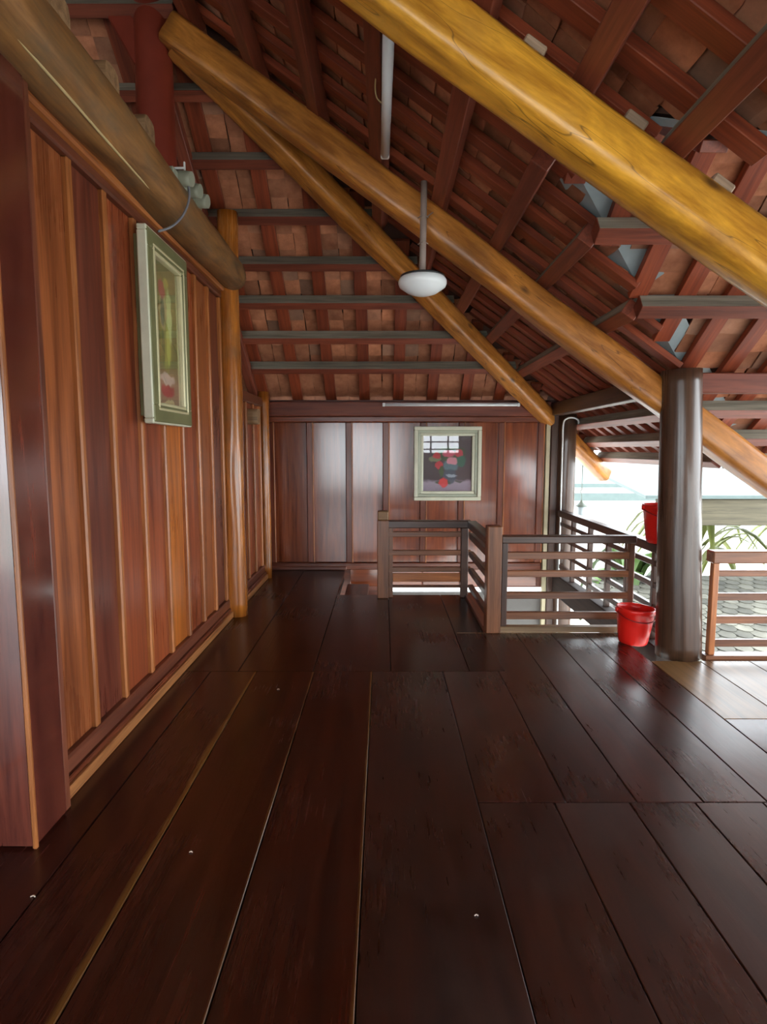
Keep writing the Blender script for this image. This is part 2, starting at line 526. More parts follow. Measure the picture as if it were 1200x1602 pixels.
# left boards, from behind the camera to the cross joint
plank(-1.76, -1.174, -3.2, 3.86, M['floor'])
plank(-1.174, -.862, -3.2, 3.86, sap1)
plank(-.862, -.470, -3.2, 3.86, sap2)
plank(-.470, -.075, -3.2, 3.86, sap2)
plank(-.075, .403, -3.2, 3.86, M['floor_worn'])
# far left boards
for a, b in ((-1.42, -.99), (-.99, -.48), (-.48, .05), (.05, .587)):
    y1 = 7.22 if b <= -.48 else (STAIR_Y0)
    plank(a, b, 3.86, y1, M['floor'], -.001)
plank(.587, .83, 3.86, STAIR_Y0, M['floor'])
# right boards: near set and far set, cross joint at y = 2.37
for a, b in ((.403, .73), (.73, 1.05), (1.05, 1.33), (1.33, 1.62), (1.62, 1.905)):
    plank(a, b, -3.2, 2.37, M['floor_worn'], -.001)
for a, b in ((.403, .783), (.783, 1.085), (1.085, 1.37), (1.37, 1.645), (1.645, 1.905)):
    if b < .8:
        plank(a, b, 2.37, 3.86, M['floor_worn'])
    else:
        plank(a, b, 2.37, 4.70, M['floor_worn'], -.0005)
# wing boards
for i in range(9):
    a = 1.905 + i * .35
    plank(a, a + .35, 3.15, 4.06, M['floor_tan'])
    plank(a, a + .35, 1.55, 3.15, M['floor'])
# room behind the left wall
for i in range(9):
    plank(-6.2 + i * .49, -6.2 + (i + 1) * .49, -3.2, 7.2, M['floor'], -.002)
beam('joint_board', (.60, 4.70, -.022), (1.9, 4.70, -.022), .02, .045, M['rail_tan'], floor)

# ------------------------------------------------------------ left wall: tall panels between battens
WY = [2.40, 2.729, 3.06, 3.415, 3.765, 4.115, 4.465, 4.79, 5.12]
wall_left = boxes_mesh('wall_left', [((-1.50, -1.435), (2.28, 5.3), (0, 2.9)), ((-1.50, -1.435), (5.3, 7.25), (0, 2.06))], M['dim_wall'])
tag(wall_left, 'reddish brown panelled wooden wall along the left side', 'wall', None, 'structure')
PORDER = ['panel_brown', 'panel_plum', 'panel_red', 'panel_red', 'panel_orange', 'panel_red', 'panel_brown', 'panel_plum']
def panelled(ys, zlo, zhi):
    for i in range(len(ys) - 1):
        a, b = ys[i], ys[i + 1]
        box('panel', (-1.435, -1.405), (a + .012, b - .012), (zlo, zhi), M[PORDER[i % 8]], wall_left, 0.006, 2)
    for y in ys:
        box('batten', (-1.435, -1.378), (y - .021, y + .021), (zlo, zhi), M['batten'], wall_left, 0.008, 2)
panelled(WY, .165, 2.775)
WY2 = [5.34, 5.66, 6.0, 6.34, 6.66]
panelled(WY2, .165, 1.98)
box('bottom_rail', (-1.435, -1.372), (2.30, 6.9), (.085, .165), M['frame_wood'], wall_left, .01)
box('moulding', (-1.435, -1.360), (2.30, 6.9), (.055, .085), M['back_stile'], wall_left, .006)
box('top_rail', (-1.435, -1.372), (2.30, 5.15), (2.775, 2.83), M['frame_wood'], wall_left, .01)
box('top_moulding', (-1.435, -1.345), (2.30, 5.15), (2.83, 2.90), M['batten'], wall_left, .012)
box('upper_rail', (-1.435, -1.372), (5.3, 7.2), (1.98, 2.08), M['frame_wood'], wall_left, .01)
base = box('baseboard_left', (-1.40, -1.345), (2.31, 6.9), (0, .055), M['base_orange'], None, .006)
tag(base, 'narrow orange wooden skirting strip along the left wall', 'baseboard', None, 'structure')

pil = empty('door_post', (-1.55, 2.18, 0), 'broad dark lacquered square post at the left edge of the picture', 'post')
box('post_body', (-1.80, -1.312), (2.072, 2.30), (0, 2.88), M['pilaster'], pil, .012)
box('edge_bead', (-1.322, -1.304), (2.066, 2.084), (0, 2.88), M['batten'], pil, .005)
box('rebate_strip', (-1.36, -1.318), (2.30, 2.34), (0, 2.86), M['frame_wood'], pil, .006)

# ------------------------------------------------------------ back wall with framed panels; its foot drops into the stairwell
YB = 7.28
wall_back = boxes_mesh('wall_back', [((-1.5, 2.12), (YB + .02, YB + .08), (-.235, 2.1)), ((-1.5, .06), (YB + .02, YB + .08), (-2.7, -.235))], M['dim_wall'])
tag(wall_back, 'dark glossy panelled wooden wall at the far end', 'wall', None, 'structure')
SX = [-1.385, -.905, -.425, .03, .49, .96, 1.445, 1.93]
for i in range(len(SX) - 1):
    box('panel', (SX[i] + .03, SX[i + 1] - .03), (YB - .005, YB + .02), (.09, 1.83), M['back_panel'], wall_back, .008, 2)
    if SX[i] > .4 or True:
        if SX[i + 1] > -.4:
            box('lower_panel', (max(SX[i], -.44) + .005, SX[i + 1] - .005), (YB - .0, YB + .02), (-.22, .0), M['back_panel'], wall_back, .006, 0)
for x in SX:
    sti = box('stile', (x - .042, x + .042), (YB - .03, YB + .02), (.09, 1.83), M['back_stile'], wall_back, .01, 2)
    box('stile_bead', (x + .030, x + .046), (YB - .036, YB - .02), (.09, 1.83), M['batten'], sti, .004, 2)
box('top_rail', (-1.42, 1.97), (YB - .035, YB + .02), (1.83, 1.90), M['back_stile'], wall_back, .01)
box('bottom_rail', (-1.42, 1.97), (YB - .035, YB + .02), (0.0, .09), M['back_stile'], wall_back, .01)
box('sill_moulding', (-1.42, -.46), (YB - .06, YB - .03), (0.0, .045), M['frame_wood'], wall_back, .008)
lower = boxes_mesh('wall_lower', [((.06, 2.12), (YB + .02, YB + .08), (-2.7, -.30))], M['grey_wall'])
tag(lower, 'grey plaster wall below the gallery floor seen through the railing', 'wall', None, 'structure')
plate = beam('wall_plate', (-1.45, YB - .05, 1.985), (2.02, YB - .05, 1.985), .12, .17, M['purlin'], None, bevel=.008)
tag(plate, 'dark red horizontal beam on top of the back wall', 'beam')
strip = box('trim_1', (1.985, 2.035), (YB - .06, YB + .0), (-2.2, 1.93), M['cream'], None, .004)
tag(strip, 'cream vertical strip at the right end of the back wall', 'trim', None, 'structure')
dpost = box('corner_post', (2.04, 2.13), (YB - .08, YB + .04), (-2.7, 1.95), M['rail_dark'], None, .008)
tag(dpost, 'narrow dark post at the end of the back wall beside the cream strip', 'post')

# ------------------------------------------------------------ walls that are behind the camera, with their openings
gy0, gy1 = -3.42, -3.3
wn = boxes_mesh('wall_near', [((-6.2, -5.2), (gy0, gy1), (0, 2.3)), ((-2.3, -1.9), (gy0, gy1), (0, 2.3)), ((.55, 1.05), (gy0, gy1), (0, 2.3)),
                              ((1.05, 2.3), (gy0, gy1), (0, 1.40)), ((2.3, 3.6), (gy0, gy1), (0, 2.3)), ((1.05, 2.3), (gy0, gy1), (2.12, 2.3)), ((-6.2, 3.6), (gy0, gy1), (2.3, 2.5)),  # unseen stretch right of the window, added to block a white reflection
                              ((-1.9, .55), (gy0, gy1), (0, .28))], M['dim_wall'])  # unseen low parapet, added to trim the sheen on the back wall
tag(wn, 'wooden wall behind the viewer with open bays', 'wall', None, 'structure')
V = [(-6.2, gy0, 2.55), (2.1, gy0, 2.55), (2.1, gy0, 2.2), (-2.2, gy0, 5.1), (-6.2, gy0, 2.3)]
pydata('gable_board', [(-6.2, gy0, 2.5), (1.55, gy0, 2.5), (-2.2, gy0, 5.05), (-6.2, gy1, 2.5), (1.55, gy1, 2.5), (-2.2, gy1, 5.05)],
       [(0, 1, 2), (5, 4, 3), (0, 3, 4, 1), (1, 4, 5, 2), (2, 5, 3, 0)], M['dim_wall'], wn)
win = empty('window_1', (1.48, -3.36, 1.45), 'small barred window behind the viewer', 'window', None, 'structure')
for x in (1.07, 1.42, 1.94, 2.28):
    box('mullion', (x - .025, x + .025), (-3.39, -3.33), (1.40, 2.12), M['rail_dark'], win)
for z in (1.50, 1.72, 1.93):
    box('glazing_bar', (1.05, 2.3), (-3.38, -3.34), (z - .02, z + .02), M['rail_dark'], win)
wo = boxes_mesh('wall_outer', [((-6.3, -6.2), (-3.4, 7.4), (0, .9)), ((-6.3, -6.2), (-3.4, -1.5), (.9, 2.4)), ((-6.3, -6.2), (.5, 7.4), (.9, 2.4)),
                               ((-6.3, -1.5), (7.30, 7.4), (0, 2.1))], M['dim_wall'])
tag(wo, 'outer wooden wall of the room beyond the left partition', 'wall', None, 'structure')

# ------------------------------------------------------------ roof planes: rafters, purlins and clay tiles
def scan(poly, axis, val):
    """Intervals of the polygon along the other axis at coordinate val."""
    xs = []
    n = len(poly)
    for i in range(n):
        p, q = poly[i], poly[(i + 1) % n]
        a, b = p[axis], q[axis]
        if (a <= val < b) or (b <= val < a):
            t = (val - a) / (b - a)
            o = 1 - axis
            xs.append(p[o] + t * (q[o] - p[o]))
    xs.sort()
    return list(zip(xs[0::2], xs[1::2]))

def inside(poly, a, b):
    return any(lo <= b <= hi for lo, hi in scan(poly, 0, a))

TILE_W, TILE_L, EXPO = 0.205, 0.245, 0.165
def tile_variants():
    out = []
    for k in range(6):
        rnd = random.Random(k)
        w, l, th = TILE_W - .006, TILE_L, .013
        V = []
        nx = 3
        for i in range(nx + 1):
            x = (i / nx - .5) * w
            sag = -.004 * math.cos(math.pi * (i / nx - .5)) * rnd.uniform(.2, 1.2)
            for y in (-l / 2 + rnd.uniform(-.004, .004), l / 2):
                V.append((x, y, sag))
                V.append((x, y, sag + th))
        F = []
        for i in range(nx):
            a = i * 4
            b = a + 4
            F += [(a, a + 2, b + 2, b), (a + 1, b + 1, b + 3, a + 3), (a, b, b + 1, a + 1), (a + 2, a + 3, b + 3, b + 2)]
        F += [(0, 1, 3, 2), (nx * 4, nx * 4 + 2, nx * 4 + 3, nx * 4 + 1)]
        me = bpy.data.meshes.new('tile')
        me.from_pydata(V, [], F)
        me.materials.append(M['tile'])
        out.append(me)
    return out
TILES = tile_variants()

class Roof:
    def __init__(s, name, label, O, u, down_h, slope, poly, slab=None):
        """O: point of the rafter-bottom plane at (a=0, run=0); u: along the eave; down_h: horizontal downslope unit;
        poly: corners as (a, run) with run = horizontal distance upslope."""
        s.k = math.sqrt(1 + slope * slope)
        s.O, s.u = Vector(O), Vector(u)
        dh = Vector(down_h)
        s.v = (-dh + Vector((0, 0, slope))).normalized()
        s.n = s.u.cross(s.v).normalized()
        if s.n.z < 0:
            s.n = -s.n
        s.poly = [(a, r * s.k) for a, r in poly]
        sp = [(a, r * s.k) for a, r in (slab or poly)]
        top = [s.P(a, b, .125) for a, b in sp]
        bot = [s.P(a, b, .105) for a, b in sp]
        n = len(top)
        F = [tuple(range(n)), tuple(reversed(range(n, 2 * n)))] + [(i, n + i, n + (i + 1) % n, (i + 1) % n) for i in range(n)]
        s.root = pydata(name, top + bot, F, M['slab'])  # slab added above the tiles to stop light leaking through their gaps
        tag(s.root, label, 'roof', None, 'structure')

    def P(s, a, b, c):
        return s.O + s.u * a + s.v * b + s.n * c

    def purlin(s, run, w=.10, h=.10, mat='purlin', grey_side=True, a_lim=(-99, 99), inset=0.03):
        b = run * s.k
        for lo, hi in scan(s.poly, 1, b):
            lo, hi = max(lo + inset, a_lim[0]), min(hi - inset, a_lim[1])
            if hi - lo < .15:
                continue
            p, q = s.P(lo, b, -h / 2), s.P(hi, b, -h / 2)
            x = s.v.cross(s.n)
            if (q - p).dot(x) < 0:
                p, q = q, p
            beam('purlin', p, q, w, h, M[mat], s.root, s.n, .004, M['purlin_grey'] if grey_side else None)

    def rafter(s, a, w=.12, h=.045, lims=(-99, 99)):
        for lo, hi in scan(s.poly, 0, a):
            lo, hi = max(lo, lims[0]), min(hi, lims[1])
            if hi - lo < .12:
                continue
            beam('rafter', s.P(a, lo, h / 2), s.P(a, hi, h / 2), w, h, M['rafter'], s.root, s.n, .003)

    def tiles(s, a0, a1, r0, r1, off=0.0, clear=0.0, limit=300):
        items = []
        b0, b1 = r0 * s.k, r1 * s.k
        tilt = math.asin(.014 / EXPO)
        rows = int((b1 - b0) / EXPO)
        for j in range(rows):
            b = b0 + (j + .5) * EXPO
            for lo, hi in scan(s.poly, 1, b):
                lo, hi = max(lo + clear, a0), min(hi - clear, a1)
                i0 = math.ceil((lo - off) / TILE_W)
                i1 = math.floor((hi - off) / TILE_W)
                for i in range(i0, i1):
                    a = off + (i + .5) * TILE_W + random.uniform(-.006, .006)
                    x, y, z = s.u, s.v, s.n
                    if x.cross(y).dot(z) < 0:
                        x = -x
                    m = Matrix((x, y, z)).transposed().to_4x4()
                    m.translation = s.P(a, b + random.uniform(-.008, .008), .063 + random.uniform(0, .004))
                    m = m @ Matrix.Rotation(random.gauss(0, .02), 4, 'Z') @ Matrix.Rotation(tilt * 1.0 + random.gauss(0, .012), 4, 'X') @ Matrix.Rotation(random.gauss(0, .015), 4, 'Y')
                    q = project(m.translation)
                    size = 0
                    if q and -30 < q[0] < 1230 and -30 < q[1] < 1600:
                        view = (m.translation - Vector((0, 0, 1.5))).normalized()
                        size = abs(view.dot(s.n)) / q[2] ** 2
                    items.append((size, m, random.randrange(6)))
        items.sort(key=lambda t: -t[0])
        for size, m, k in items[:limit]:
            if size <= 0:
                break
            link('tile', TILES[k], s.root, m)
        rest = items[min(limit, sum(1 for t in items if t[0] > 0)):]
        if rest:
            V, F = [], []
            for _, m, k in rest:
                n = len(V)
                V += [m @ v.co for v in TILES[k].vertices]
                F += [tuple(n + t for t in p.vertices) for p in TILES[k].polygons]
            o = pydata('tile_field', V, F, M['tile'], s.root)
            tag(o, kind='stuff')

Z0, SL, SH = 2.07, 0.70, 0.80
KH = SL / SH
ov = .95
side_poly = [(-3.4, -ov), (2.95 - 1.35 - ov, -ov), (2.95, 1.35), (2.95 + 1.35 + ov, -ov), (7.35 + KH * ov, -ov), (7.35 - KH * 4.3, 4.3), (-3.4, 4.3)]
roof_side = Roof('roof_side', 'long tiled roof slope falling to the right with red rafters and purlins', (2.1, 0, Z0), (0, 1, 0), (1, 0, 0), SL, side_poly,
                 [(a + (.16 if k in (4, 5) else 0), r + (.16 if k in (5, 6) else 0)) for k, (a, r) in enumerate(side_poly)])
for t in (-.90, -.62, -.32, .50, .93, 1.28, 1.68, 2.1, 2.52, 2.94, 3.36, 3.8):
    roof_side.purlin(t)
for k in range(-19, 22):
    roof_side.rafter(2.02 + .285 * k, .10)
roof_side.tiles(-.3, 99, -ov, 4.3, .03, .03, 300)

hip_poly = [(2.1 + ov, -ov * KH), (-2.2, 4.3 * KH), (-6.5 - ov, -ov * KH)]
roof_back = Roof('roof_back', 'tiled roof slope descending to the back wall with red rafters and grey-topped purlins', (0, 7.35, Z0), (1, 0, 0), (0, 1, 0), SH, hip_poly,
                 [(2.1 + ov + .16, -ov * KH), (-2.2 + .16, 4.3 * KH), (-2.2 - .16, 4.3 * KH), (-6.5 - ov - .16, -ov * KH)])
for yy in (8.0, 7.72, 6.85, 6.51, 6.16, 5.82, 5.46, 5.09, 4.71, 4.32, 3.98):
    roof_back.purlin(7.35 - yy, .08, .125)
for k in range(-15, 10):
    roof_back.rafter(-1.05 + .41 * k, .125)
roof_back.tiles(-99, 99, -ov * KH, 4.3 * KH, -.02, .02, 300)

wl = 5.2
wf_poly = [(2.1 + ov, -ov), (.75, 1.35), (wl, 1.35), (wl, -ov)]
roof_wing_far = Roof('roof_wing_far', 'tiled slope of the side wing meeting the main roof in a valley', (0, 4.3, Z0), (1, 0, 0), (0, 1, 0), SL, wf_poly)
roof_wing_near = Roof('roof_wing_near', 'near tiled slope of the side wing above the honey yellow beam', (0, 1.6, Z0), (1, 0, 0), (0, -1, 0), SL, wf_poly)
for rw in (roof_wing_far, roof_wing_near):
    for p in ((-.90, -.62, -.32, .50, .93) if rw is roof_wing_far else (-.90, -.62, -.32, .40)):
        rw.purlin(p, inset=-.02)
    for k in range(0, 15):
        rw.rafter(.98 + .30 * k, .11)
    rw.tiles(-9, 99, -ov, 1.35, .0, .10, 220)
left_poly = [(-3.4, -ov), (7.35 + KH * ov, -ov), (7.35 - KH * 4.3, 4.3), (-3.4, 4.3)]  # unseen left slope, added to keep light from leaking in
roof_left = Roof('roof_left', 'unseen roof slope over the room beyond the left partition', (-6.5, 0, Z0), (0, 1, 0), (-1, 0, 0), SL, left_poly,
                 [(-3.4, -ov), (7.35 + KH * ov + .16, -ov), (7.35 - KH * 4.3 + .16, 4.46), (-3.4, 4.46)])
for t in (.5, 1.3, 2.1, 2.94, 3.8):
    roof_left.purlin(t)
for k in range(-10, 16):
    roof_left.rafter(.41 * k, .12)

# sheet-metal valley gutters under the tiles where the wing meets the main roof
def valley(name, label, sy, fx=.20, fy=.20):
    V = []
    for t in (-ov, 1.42):
        y = 2.95 + sy * (1.35 - t)
        c = Vector((2.1 - t, y, Z0 + SL * t))
        n = Vector((0, 0, .078))
        V += [c + n + Vector((-fx, 0, .7 * fx)), c + n + Vector((0, 0, .0)), c + n + Vector((0, -sy * fy, .7 * fy))]
    F = [(0, 1, 4, 3), (1, 2, 5, 4)]
    o = pydata(name, V, F, M['flash'])
    md = o.modifiers.new('thick', 'SOLIDIFY')
    md.thickness = .004
    return tag(o, label, 'flashing')
valley('valley_flashing', 'grey-blue metal valley sheet above the dark column, glimpsed between rafters', 1)
valley('valley_flashing', 'grey-blue metal valley sheet at the upper right, above the honey yellow beam', -1, .05, .26)

# plates on the columns
pb = beam('plate_beam', (2.1, 4.3, 1.98), (2.1, 7.30, 1.98), .13, .15, M['rail_dark'], None, bevel=.008)
tag(pb, 'dark eave beam from the thick column back to the thin far column', 'beam')
pw = beam('plate_beam', (2.18, 4.30, 1.97), (5.1, 4.30, 1.97), .12, .14, M['purlin'], None, bevel=.008)
tag(pw, 'red eave beam running right from the top of the thick column', 'beam')
pr_ = beam('plate_beam', (2.1, -3.3, 1.98), (2.1, 1.6, 1.98), .13, .15, M['purlin'], None, bevel=.008)
tag(pr_, 'red eave beam on the open right side near the viewer', 'beam')
pw2 = beam('plate_beam', (2.18, 1.60, 1.97), (5.1, 1.60, 1.97), .12, .14, M['purlin'], None, bevel=.008)
tag(pw2, 'red eave beam on the near side of the wing', 'beam')

# ------------------------------------------------------------ the big logs
def truss_z(t, a, b):
    return a + b * t
t1 = log('rafter_log', (-2.1, 2.44, 1.848 + .67 * 4.2), (2.9, 2.44, 1.848 - .67 * .8), 0.106, .100, M['yellow_log'], None, 4.6, .009, 46, 28, seed=1.3)
tag(t1, 'thick honey yellow roof log crossing the upper right foreground', 'log beam')
t2 = log('rafter_log', (-1.43, 4.3, 1.796 + .713 * 3.53), (2.95, 4.3, 1.796 - .713 * .85), .108, .104, M['honey_log'], None, 4.6, .011, 46, 28, seed=4.9)
tag(t2, 'honey brown roof log descending to the top of the thick dark column', 'log beam')
hp0 = Vector((2.1 + .98, 7.35 + KH * .98, 1.83 - SL * .98))
hp1 = Vector((2.1 - 3.50, 7.35 - KH * 3.50, 1.80 + SL * 3.50))
hl = log('hip_log', hp1, hp0, .097, .095, M['honey_log'], None, 4.4, .010, 46, 28, seed=8.2)
tag(hl, 'honey brown hip log running down to the right end of the back wall', 'log beam')
for ch, t in enumerate((.93, 1.28, 1.68, 2.1, 2.52, 2.94)):
    sv = Vector((-1, 0, .67)).normalized()
    c = Vector((2.1 - t, 2.47, 1.848 + .67 * t)) + Vector((.67, 0, 1)).normalized() * .135 - sv * .085
    b = beam('chock_block', c - sv * .06, c + sv * .035, .11, .05, M['pale_block'], None, (0, 0, 1), .006)
    tag(b, ['pale wooden wedge on the honey yellow log, farthest down to the right',
            'pale wooden wedge on the honey yellow log, second from the right edge',
            'pale wooden wedge on the honey yellow log, third from the right edge',
            'pale wooden wedge on the honey yellow log, nearest the hanging tube',
            'pale wooden wedge on the honey yellow log, second from its upper end',
            'pale wooden wedge on the honey yellow log, at its upper end'][ch], 'wedge', 'pale wedges on the yellow log')
lb = log('wall_log', (-1.285, 1.2, 2.985), (-1.285, 5.16, 2.965), .138, .118, M['grey_log'], None, 2.4, .014, 40, 28, seed=2.2)
tag(lb, 'weathered round log lying along the top of the left wall', 'log beam')
for i, y in enumerate((2.05, 2.48, 2.92, 3.36)):
    b = log('joist_end', (-1.62, y, 3.195), (-1.255, y, 3.195), .07, .07, M['tan_block'], None, 4, .004, 4, 16, seed=i)
    tag(b, ['tan joist end above the left log, nearest the viewer', 'tan joist end above the left log, second from the viewer',
            'tan joist end above the left log, third from the viewer', 'tan joist end above the left log beside the red king post'][i], 'joist', 'joist ends above the left log')

kp = empty('king_post', (-1.575, 4.34, 2.9), 'round red painted king post rising at the upper left', 'post')
log('post_shaft', (-1.575, 4.34, 0.0), (-1.575, 4.34, 4.70), .128, .124, M['king'], kp, 2, .003, 12, 28)
beam('strut', (-1.50, 4.34, 4.32), (-1.36, 4.34, 4.58), .12, .12, M['king'], kp, (0, 1, 0), .01)
beam('strut', (-1.55, 4.34, 4.00), (-2.00, 4.34, 4.80), .15, .16, M['king'], kp, (0, 1, 0), .01)
rb = beam('under_rafter', (-1.60, 4.40, Z0 - .16 + SH * 2.95), (-1.53, 7.2, Z0 - .16 + SH * .15), .10, .09, M['purlin'], None, bevel=.006)
tag(rb, 'slim red sloping timber just right of the red king post', 'beam')

# ------------------------------------------------------------ columns
mc = log('main_column', (2.165, 4.19, 0.0), (2.085, 4.19, 2.05), .155, .132, M['dark_column'], None, 2, .004, 24, 40, seed=3.3)
tag(mc, 'thick round dark brown column standing on the gallery floor at the right', 'column')
fc = log('thin_column', (2.235, 7.22, -2.7), (2.235, 7.22, 1.92), .115, .11, M['dark_column'], None, 2, .003, 14, 28, seed=5.3)
tag(fc, 'slimmer dark round column at the far outer corner', 'column')
lc = log('orange_column', (-1.345, 5.24, 0), (-1.335, 5.24, 3.5), .102, .085, M['orange_log'], None, 2.6, .010, 30, 28, seed=6.1)
tag(lc, 'tall slim orange-brown column against the left wall', 'column')
bc = log('corner_column', (-1.375, 6.80, 0), (-1.37, 6.80, 2.15), .065, .06, M['orange_log'], None, 2, .004, 16, 24, seed=7.1)
tag(bc, 'thin shiny column in the far left corner beside the back wall', 'column')
tb = log('tie_beam_end', (-1.62, 6.15, 1.84), (-1.29, 6.15, 1.84), .085, .08, M['tan_block'], None, 4, .006, 6, 18, seed=1)
tag(tb, 'tan beam end poking out behind the orange column', 'beam')

# ------------------------------------------------------------ railings
def rail_x(root, y, x0, x1, zs, cap, sill=None, depth=.042):
    box('cap_rail', (x0, x1), (y - .045, y + .045), cap, M['rail_dark'], root, .008)
    for a, b in zs:
        box('rail', (x0, x1), (y - depth / 2, y + depth / 2), (a, b), M['rail'], root, .005)
    if sill:
        box('sill', (x0, x1), (y - .035, y + .035), sill, M['rail_tan'], root, .005)

def post(root, x, y, h, w=.10, mat='rail', name='post'):
    return box(name, (x - w / 2, x + w / 2), (y - w / 2, y + w / 2), (0, h), M[mat], root, .007, 2)

r1 = empty('stair_railing', (0, 5.88, 0), 'brown railing facing the back wall below the flower painting', 'railing')
np = post(r1, -.005, 5.88, .795, .115)
box('post_cap', (-.06, .05), (5.825, 5.935), (.795, .885), M['tan_block'], np, .01)
box('baluster', (.052, .095), (5.86, 5.91), (0, .72), M['rail'], r1)
rail_x(r1, 5.88, .0, .885, [(.622, .675), (.434, .487), (.264, .316), (.10, .125)], (.714, .79))
box('baluster', (.78, .855), (5.85, 5.91), (0, .715), M['rail_dark'], r1, .006)
box('kick_board', (.095, .78), (5.87, 5.89), (.16, .25), M['batten'], r1, .004)

r2 = empty('stair_railing', (.885, 5.3, 0), 'short brown railing running from the painting side toward the viewer', 'railing')
box('cap_rail', (.84, .93), (4.80, 5.835), (.714, .79), M['rail_dark'], r2, .008)
for a, b in ((.60, .665), (.42, .48), (.25, .31), (.09, .14)):
    box('rail', (.862, .908), (4.78, 5.85), (a, b), M['rail_dark'], r2, .005)
box('sill', (.83, .94), (4.80, 5.95), (-.10, .03), M['frame_wood'], r2, .005)

r3 = empty('stair_railing', (1.45, 4.74, 0), 'brown railing behind the red bucket, left of the thick column', 'railing')
post(r3, .898, 4.74, .885, .118)
box('baluster', (.965, 1.012), (4.715, 4.765), (.05, .745), M['rail_dark'], r3)
rail_x(r3, 4.74, .955, 2.05, [(.61, .668), (.462, .515), (.28, .334), (.108, .168)], (.742, .804), (0.0, .049))
box('baluster', (2.0, 2.045), (4.715, 4.765), (.05, .745), M['rail'], r3)

r4 = empty('outer_railing', (2.17, 5.8, 0), 'dark outer railing along the stairwell in front of the bright yard', 'railing')
box('cap_rail', (2.12, 2.22), (4.36, 7.12), (.69, .765), M['rail_dark'], r4, .008)
for a, b in ((.575, .62), (.40, .445), (.22, .265), (.05, .10)):
    box('rail', (2.15, 2.19), (4.38, 7.12), (a, b), M['rail_dark'], r4, .005)
for y in (4.62, 5.15, 5.60, 6.10, 6.65):
    box('baluster', (2.145, 2.195), (y - .022, y + .022), (-.02, .69), M['rail_dark'], r4, .004)
rim = box('trim_2', (2.10, 2.22), (4.4, 7.2), (-.28, -.02), M['subfloor'], None, .008)
tag(rim, 'dark floor rim beam under the outer railing', 'trim', None, 'structure')

r5 = empty('gallery_railing', (3.6, 4.15, 0), 'reddish railing to the right of the thick column', 'railing')
box('cap_rail', (2.335, 5.1), (4.10, 4.20), (.694, .782), M['rail'], r5, .008)
for a, b in ((.596, .640), (.420, .472), (.250, .303), (.078, .130)):
    box('rail', (2.36, 5.1), (4.13, 4.17), (a, b), M['rail'], r5, .005)
box('sill', (2.32, 5.1), (4.10, 4.20), (-.03, .02), M['rail'], r5, .005)
for x in (2.375, 3.4, 4.3, 5.07):
    box('baluster', (x - .022, x + .022), (4.125, 4.175), (.02, .694), M['batten'], r5, .004)
r6 = empty('gallery_railing', (5.12, 2.9, 0), 'railing across the open end of the wing', 'railing')
for a, b in ((.694, .782), (.420, .472), (.250, .303), (.078, .130)):
    box('rail', (5.10, 5.15), (1.6, 4.1), (a, b), M['rail'], r6, .005)
for y in (1.65, 2.9):
    box('baluster', (5.10, 5.15), (y - .022, y + .022), (0, .694), M['rail'], r6, .004)

# stair going down along the back wall
st = empty('staircase', (-.3, 6.6, -2.7), 'wooden stair descending along the back wall behind the railing', 'staircase')
for k in range(11):
    x = -.40 + k * .215
    box('tread', (x - .05, x + .22), (6.02, 7.2), (-.21 - k * .19, -.17 - k * .19), M['frame_wood'], st, .006, 1)
for y in (6.02, 7.18):
    beam('stringer', (-.42, y, -.26), (1.98, y, -2.45), .05, .22, M['rail_dark'], st, (0, 0, 1), .006)

# ------------------------------------------------------------ red buckets
def bucket(loc, tilt, label, s=1.0, handle_front=True):
    root = empty('bucket', loc, label, 'bucket', 'red plastic buckets')
    rot = Matrix.Rotation(tilt, 4, 'Y')
    prof = [(.001, .012), (.080, .012), (.086, 0), (.094, 0), (.100, .006), (.106, .03), (.121, .14), (.132, .235), (.138, .237), (.140, .262), (.137, .272),
            (.128, .270), (.127, .24), (.117, .14), (.102, .035), (.094, .022), (.001, .02)]
    prof = [(r * s, z * s) for r, z in prof]
    lathe('bucket_body', prof, loc, M['red'], root, 48, rot)
    pts = []
    for i in range(13):
        a = math.pi * i / 12
        r = .144 * s
        pts.append(Vector(loc) + rot.to_3x3() @ Vector((r * math.cos(a), -r * math.sin(a) * 1.0, .245 * s - .055 * s * math.sin(a))))
    hd = tube('handle', pts, .0045, M['red_dark'], root)
    for sx in (-1, 1):
        c = Vector(loc) + rot.to_3x3() @ Vector((.142 * s * sx, 0, .247 * s))
        box('ear', (c.x - .008, c.x + .008), (c.y - .018, c.y + .018), (c.z - .018, c.z + .018), M['red'], hd, .004)
    return root
bucket((1.945, 4.46, .001), R(3.0), 'red plastic bucket standing on the floor beside the thick column', 1.04)
bucket((2.20, 4.60, .766), 0, 'red plastic bucket up on the outer railing, half hidden by the thick column', 1.12)

